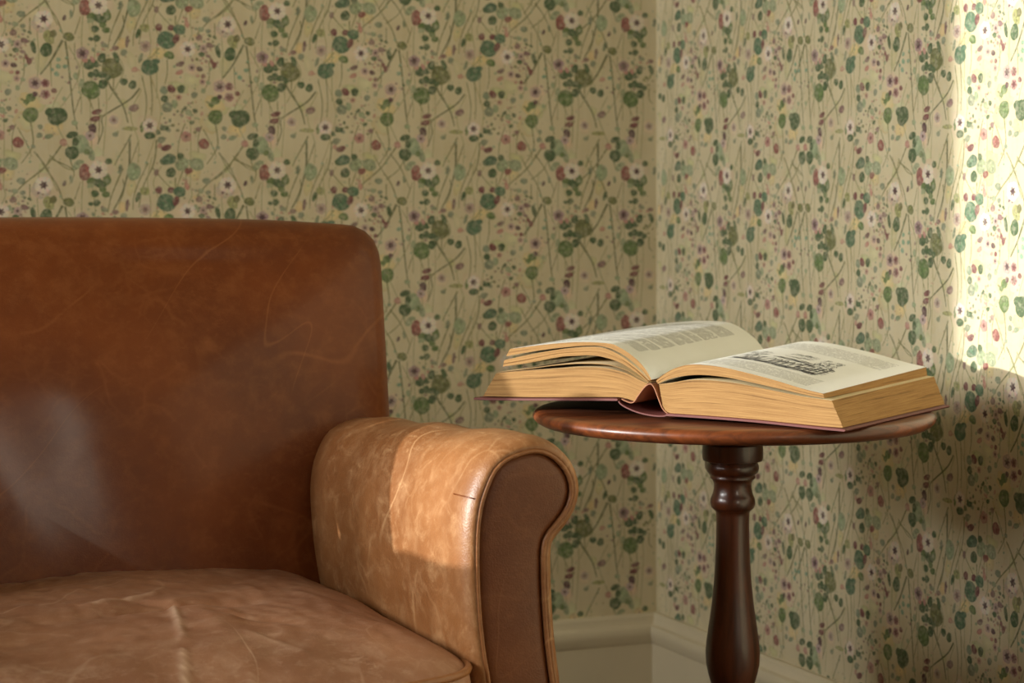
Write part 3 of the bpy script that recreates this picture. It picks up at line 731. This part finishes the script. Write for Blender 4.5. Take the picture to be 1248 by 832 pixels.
# ------------------------------------------------------------------ open book
u_ = rt * .53 + fw * .848; v_ = rt * -.848 + fw * .53     # along the spine (away from the viewer) / from the right corner to the left
u_.normalize(); v_.normalize()
NC = LD(.3345 * K_, 2.222 * K_, TZ + .0022)                          # near right corner of the cover
HB = .288 * K_
def bp(px, py):                                           # point on the tail plane of the book -> (s, z)
    p = at_plane(px, py, NC, u_); return ((p - NC).dot(v_), p.z)
book = thing('open_book', tuple(LD(.19 * K_, 2.34 * K_, TZ)), 'thick old hardback lying open on the round side table', 'book')
def W3(s, z, h): return Vector((NC.x, NC.y, 0)) + v_ * s + u_ * h + Vector((0, 0, z))
def curve(pts, n=60):
    q = [Vector((*bp(a, b), 0)) for a, b in pts]
    return resample(catmull(q, 8), n)
def sheaf(name, bot, top, page_mat, layers=14, lift=0.0, back_lift=None, jitter=.0005, h0=.004, h1=None, parent=None, flip=False):
    """bot and top run from the gutter to the fore edge."""
    n = 56; B = curve(bot, n); T = curve(top, n); h1 = h1 or HB - .004
    rnd = random.Random(len(bot) * 7 + len(top))
    V = []; Fc = []; uv = []; mi = []
    def lz(w, h): return lift * (h / HB) * w
    js = [rnd.uniform(-jitter, jitter) for _ in range(layers + 1)]; je = [rnd.uniform(0, jitter * 1.6) for _ in range(layers + 1)]
    L = [];
    lens = [0]
    for a, b in zip(T, T[1:]): lens.append(lens[-1] + (b - a).length)
    thick = (B[n // 2] - T[n // 2]).length
    for l in range(layers + 1):
        t = l / layers; row = []
        for j in range(n):
            p = B[j].lerp(T[j], t)
            if j == n - 1: d = (B[j] - B[j - 1]).normalized(); p = p - d * je[l]
            row.append(p)
        L.append(row)
    def grid(pts, uvs, R, S, m):
        k = len(V); V.extend(pts); uv.extend(uvs)
        for i in range(R - 1):
            for j in range(S - 1):
                Fc.append((k + i * S + j, k + i * S + j + 1, k + (i + 1) * S + j + 1, k + (i + 1) * S + j)); mi.append(m)
    # tail and head faces
    for hh, sg in ((h0, 1), (h1, -1)):
        pts = []; us = []
        for l in range(layers + 1):
            for j in range(n):
                p = L[l][j]; pts.append(W3(p.x, p.y + lz(l / layers, hh), hh + sg * js[l])); us.append((lens[j] * 4, (l / layers) * thick))
        grid(pts, us, layers + 1, n, 0)
    # fore edge and gutter face
    H = 40
    for j in (n - 1, 0):
        pts = []; us = []
        for l in range(layers + 1):
            for k in range(H):
                hh = h0 + js[l] + (h1 - h0 - 2 * js[l]) * k / (H - 1); p = L[l][j]
                pts.append(W3(p.x, p.y + lz(l / layers, hh), hh)); us.append((hh * 4, (l / layers) * thick))
        grid(pts, us, layers + 1, H, 0)
    # bottom and top surfaces
    for l, m in ((0, 1), (layers, 1)):
        pts = []; us = []
        for k in range(H):
            hh = h0 + js[l] + (h1 - h0 - 2 * js[l]) * k / (H - 1)
            for j in range(n):
                p = L[l][j]; pts.append(W3(p.x, p.y + lz(l / layers, hh), hh)); us.append((lens[j] / K_, hh / K_))
        grid(pts, us, H, n, m)
    o = mesh_obj(name, V, Fc, [M['edge'], page_mat], book, mi=mi, uvs=uv)
    fix_normals(o); autosmooth(o, 60)
    return (L[layers], lens, lambda hh: lz(1, hh))
# right half
sheaf('page_block', [(806, 497), (813, 503), (830, 505), (880, 508), (950, 514.5), (1000, 519.5), (1026, 521.5)],
      [(801, 468.5), (815, 467), (836, 463.5), (862, 463.5), (900, 468), (940, 476), (975, 483), (1012, 488.5)], M['paper'], 18, .004)
topR = sheaf('page_block', [(800, 468), (806, 465), (814, 462), (830, 458.5), (852, 457), (880, 459.5), (911, 465.5), (957, 476), (983, 482), (1003, 485.5)],
      [(797, 464), (803, 459), (809, 455), (818, 450), (828, 446.5), (839, 444.5), (855, 444.7), (885, 449), (937, 462), (975, 473.5), (1002, 480)], M['page_right'], 10, .008)
# left half
sheaf('page_block', [(771, 489), (755, 484.5), (735, 484), (690, 484), (640, 484), (586, 483)],
      [(787, 467.5), (778, 463.6), (760, 454.6), (734, 448.5), (703, 447.5), (673, 449.5), (634, 452), (602, 455)], M['paper'], 18, .004)
sheaf('loose_leaf', [(788, 466.8), (778, 461.5), (762, 452), (738, 445), (705, 443.5), (675, 445.5), (640, 450), (603, 454.2)],
      [(788, 466.3), (778, 461), (762, 451.4), (738, 444.4), (705, 442.9), (675, 444.9), (640, 449.5), (603, 453.8)], M['paper'], 1, .005, jitter=.0001)
sheaf('page_block', [(788, 465.5), (770, 452), (750, 440.5), (724, 433.5), (703, 433.5), (675, 435.5), (637, 443), (610, 447)],
      [(789, 463.8), (775, 449.5), (755, 434), (734, 424.5), (714, 423), (683, 425.5), (645, 432), (612, 439)], M['paper'], 8, .006)
topL = sheaf('page_block', [(790, 464), (777, 448), (757, 432.3), (735, 422.8), (714, 421.3), (683, 423.7), (650, 428), (614, 434.5)],
      [(792, 463), (786, 452), (777, 441), (765, 431), (752, 423), (739, 418.6), (703, 417), (662, 420), (619, 425.5)], M['page_left'], 6, .009)
# cover boards
def board(name, pts, thick, h0, h1, mat):
    c = [Vector((*bp(a, b), 0)) for a, b in pts]; c = resample(catmull(c, 6), 30)
    up = []; lo = []
    for i, p in enumerate(c):
        t = (c[min(i + 1, 29)] - c[max(i - 1, 0)]).normalized(); nn = Vector((-t.y, t.x, 0))
        if nn.y < 0: nn = -nn
        up.append(p + nn * thick / 2); lo.append(p - nn * thick / 2)
    e0 = [c[0] + (c[0] - c[1]).normalized() * thick * .4]; e1 = [c[-1] + (c[-1] - c[-2]).normalized() * thick * .4]
    sec = up + e1 + list(reversed(lo)) + e0
    cs = Vector((sum(p.x for p in sec), sum(p.y for p in sec), 0)) / len(sec)
    rings = []
    for hh, f in ((h0, .7), (h0 + .0008, .95), (h0 + .002, 1), (h1 - .002, 1), (h1 - .0008, .95), (h1, .7)):
        rings.append([])
        m = len(c)
        for idx, p in enumerate(sec):
            if idx < m: q = c[idx].lerp(p, f)
            elif idx == m: q = c[-1].lerp(p, f)
            elif idx <= 2 * m: q = c[2 * m - idx].lerp(p, f)
            else: q = c[0].lerp(p, f)
            rings[-1].append(W3(q.x, q.y, hh))
    V, Fc = loft(rings, True, True, True)
    o = mesh_obj(name, V, Fc, [mat], book); fix_normals(o); autosmooth(o, 60); return o
board('cover_board', [(813, 505.2), (860, 508.3), (920, 513), (1000, 521.5), (1030, 524.3)], .0032, -.002, HB, M['cloth'])
board('cover_board', [(753, 486.8), (700, 486.6), (640, 486.6), (600, 486.2), (579, 485.6)], .0032, -.002, HB, M['cloth'])
board('spine_cover', [(753, 486), (755, 491), (763, 496.5), (776, 502), (790, 505.5), (803, 507), (811, 506.5), (813, 504.5)], .0020, 0.0, HB - .002, M['cloth'])
board('spine_lining', [(756, 486.5), (769, 491), (776, 482.5), (783, 473), (788, 468.7), (792, 468), (796, 473), (801, 486), (806, 498), (812, 504)], .0014, .0025, HB - .004, M['lining'])

# engraving printed on the right-hand page: ink strokes lying on the paper
pt, ln, lf = topR
def on_page(x, y, off):
    j = 0
    while j < len(ln) - 2 and ln[j + 1] < x: j += 1
    t = (x - ln[j]) / (ln[j + 1] - ln[j]); p = pt[j].lerp(pt[j + 1], t)
    return W3(p.x, p.y + lf(y) + off, y)
rnd = random.Random(3); V = []; Fc = []
def stroke(pts, w):
    L = catmull([(a, b, 0) for a, b in pts], 5); k = len(V); off = .00025 + rnd.random() * .0001
    for i, p in enumerate(L):
        a = L[max(0, i - 1)]; b = L[min(len(L) - 1, i + 1)]; d = (b - a).normalized(); nn = Vector((-d.y, d.x, 0)); ww = 1.9 * w * (.5 + .5 * math.sin(pi * (i + .6) / (len(L) + .2)))
        for s in (1, -1):
            q = p + nn * (ww * s); V.append(on_page(q.x, q.y, off))
    for i in range(len(L) - 1): Fc.append((k + 2 * i, k + 2 * i + 1, k + 2 * i + 3, k + 2 * i + 2))
X0, X1, Y0, Y1 = .050 * K_, .158 * K_, .078 * K_, .178 * K_
def E(a, b): return (X0 + (X1 - X0) * a, Y0 + (Y1 - Y0) * b)
def scribble(a0, a1, b0, b1, n, ln_, w, ang=0.0, jit=.3):
    for _ in range(n):
        a = rnd.uniform(a0, a1); b = rnd.uniform(b0, b1); q = ang + rnd.uniform(-jit, jit); l = ln_ * rnd.uniform(.5, 1.2)
        stroke([E(a - l * math.cos(q), b - l * math.sin(q)), E(a, b + rnd.uniform(-.015, .015)), E(a + l * math.cos(q), b + l * math.sin(q))], w * rnd.uniform(.6, 1.3))
scribble(.05, .97, .0, .10, 105, .05, .00030, 0, .35)            # ground shadow
scribble(.02, .30, .10, .36, 44, .04, .00026, 1.1, .6)           # trees on the near side
scribble(.0, .22, .30, .78, 56, .035, .00024, .6, 1.2)           # foliage
scribble(.66, .98, .14, .50, 72, .04, .00030, .3, .9)           # buildings
scribble(.72, .92, .55, .95, 70, .03, .00022, 1.2, .8)
scribble(.36, .62, .66, .95, 40, .035, .00022, .2, .6)           # far roofs
scribble(.30, .70, .48, .58, 34, .05, .00028, .1, .3)            # middle band
scribble(.40, .60, .18, .34, 26, .04, .00020, .2, .6)
for k in range(5):                                              # arches
    c0 = .34 + .07 * k
    stroke([E(c0, .12), E(c0 + .01, .30), E(c0 + .035, .40), E(c0 + .06, .30), E(c0 + .07, .12)], .0003)
for k in range(6): stroke([E(.70 + .05 * k, .12), E(.70 + .05 * k, .48 + .06 * rnd.random())], .0003)
stroke([E(.68, .50), E(.80, .58), E(.98, .50)], .0004); stroke([E(.0, .12), E(.3, .13), E(.65, .11), E(1, .12)], .0004)
o = mesh_obj('engraving', V, Fc, [M['ink']], book, smooth=False)

# ------------------------------------------------------------------ light
el, az = SUN_EL, SUN_AZ
sd = Vector((math.cos(el) * math.cos(az), math.cos(el) * math.sin(az), -math.sin(el)))
sl = bpy.data.lights.new('sun', 'SUN'); sl.energy = 3.5; sl.angle = math.radians(.7); sl.color = (1.0, .985, .94)
so = bpy.data.objects.new('sun', sl); C.objects.link(so); so.rotation_euler = sd.to_track_quat('-Z', 'Y').to_euler(); so.location = (-4, 3, 2.5)
hd = Vector((math.cos(math.radians(15)) * math.cos(az), math.cos(math.radians(15)) * math.sin(az), -math.sin(math.radians(15))))
hl = bpy.data.lights.new('bright_sky_round_the_sun', 'SUN'); hl.energy = 1.6; hl.angle = math.radians(21); hl.color = (1.0, 1.0, .97)
ho = bpy.data.objects.new('bright_sky_round_the_sun', hl); C.objects.link(ho); ho.rotation_euler = hd.to_track_quat('-Z', 'Y').to_euler(); ho.location = (-4.2, 3, 2.8)
def window_light(name, loc, rot, sx_, sy_, power, col):
    l = bpy.data.lights.new(name, 'AREA'); l.shape = 'RECTANGLE'; l.size = sx_; l.size_y = sy_; l.energy = power; l.color = col
    o = bpy.data.objects.new(name, l); C.objects.link(o); o.location = loc; o.rotation_euler = rot
window_light('window_daylight', (XL - .02, (WY0 + WY1) / 2, (1.4 + WZ1) / 2), (0, -math.radians(76), 0), WZ1 - 1.4, WY1 - WY0, 52, (1.0, .965, .90))
window_light('window_daylight', ((FX0 + FX1) / 2, YF + .02, (FZ0 + FZ1) / 2), (pi / 2, 0, 0), FX1 - FX0, FZ1 - FZ0, 14, (1.0, .87, .70))
bpy.data.objects['window_daylight'].visible_camera = True
w = bpy.data.worlds.new('sky'); bpy.context.scene.world = w; w.use_nodes = True
bg = w.node_tree.nodes['Background']; bg.inputs[0].default_value = (.75, .86, 1.0, 1); bg.inputs[1].default_value = .6

# ------------------------------------------------------------------ camera
cd = bpy.data.cameras.new('camera'); cam = bpy.data.objects.new('camera', cd); C.objects.link(cam)
cam.location = O; cam.rotation_euler = (pi / 2, 0, -YAW)
cd.sensor_width = 36; cd.sensor_fit = 'HORIZONTAL'; cd.lens = F / 1248 * 36; cd.shift_y = -(416 - HY) / 1248; cd.clip_start = .02
cd.dof.use_dof = True; cd.dof.focus_distance = 2.39; cd.dof.aperture_fstop = 8.0
S = bpy.context.scene; S.camera = cam
vs = S.view_settings; vs.view_transform = 'Standard'; vs.look = 'None'; vs.gamma = 1; vs.exposure = 0.46; vs.use_curve_mapping = False
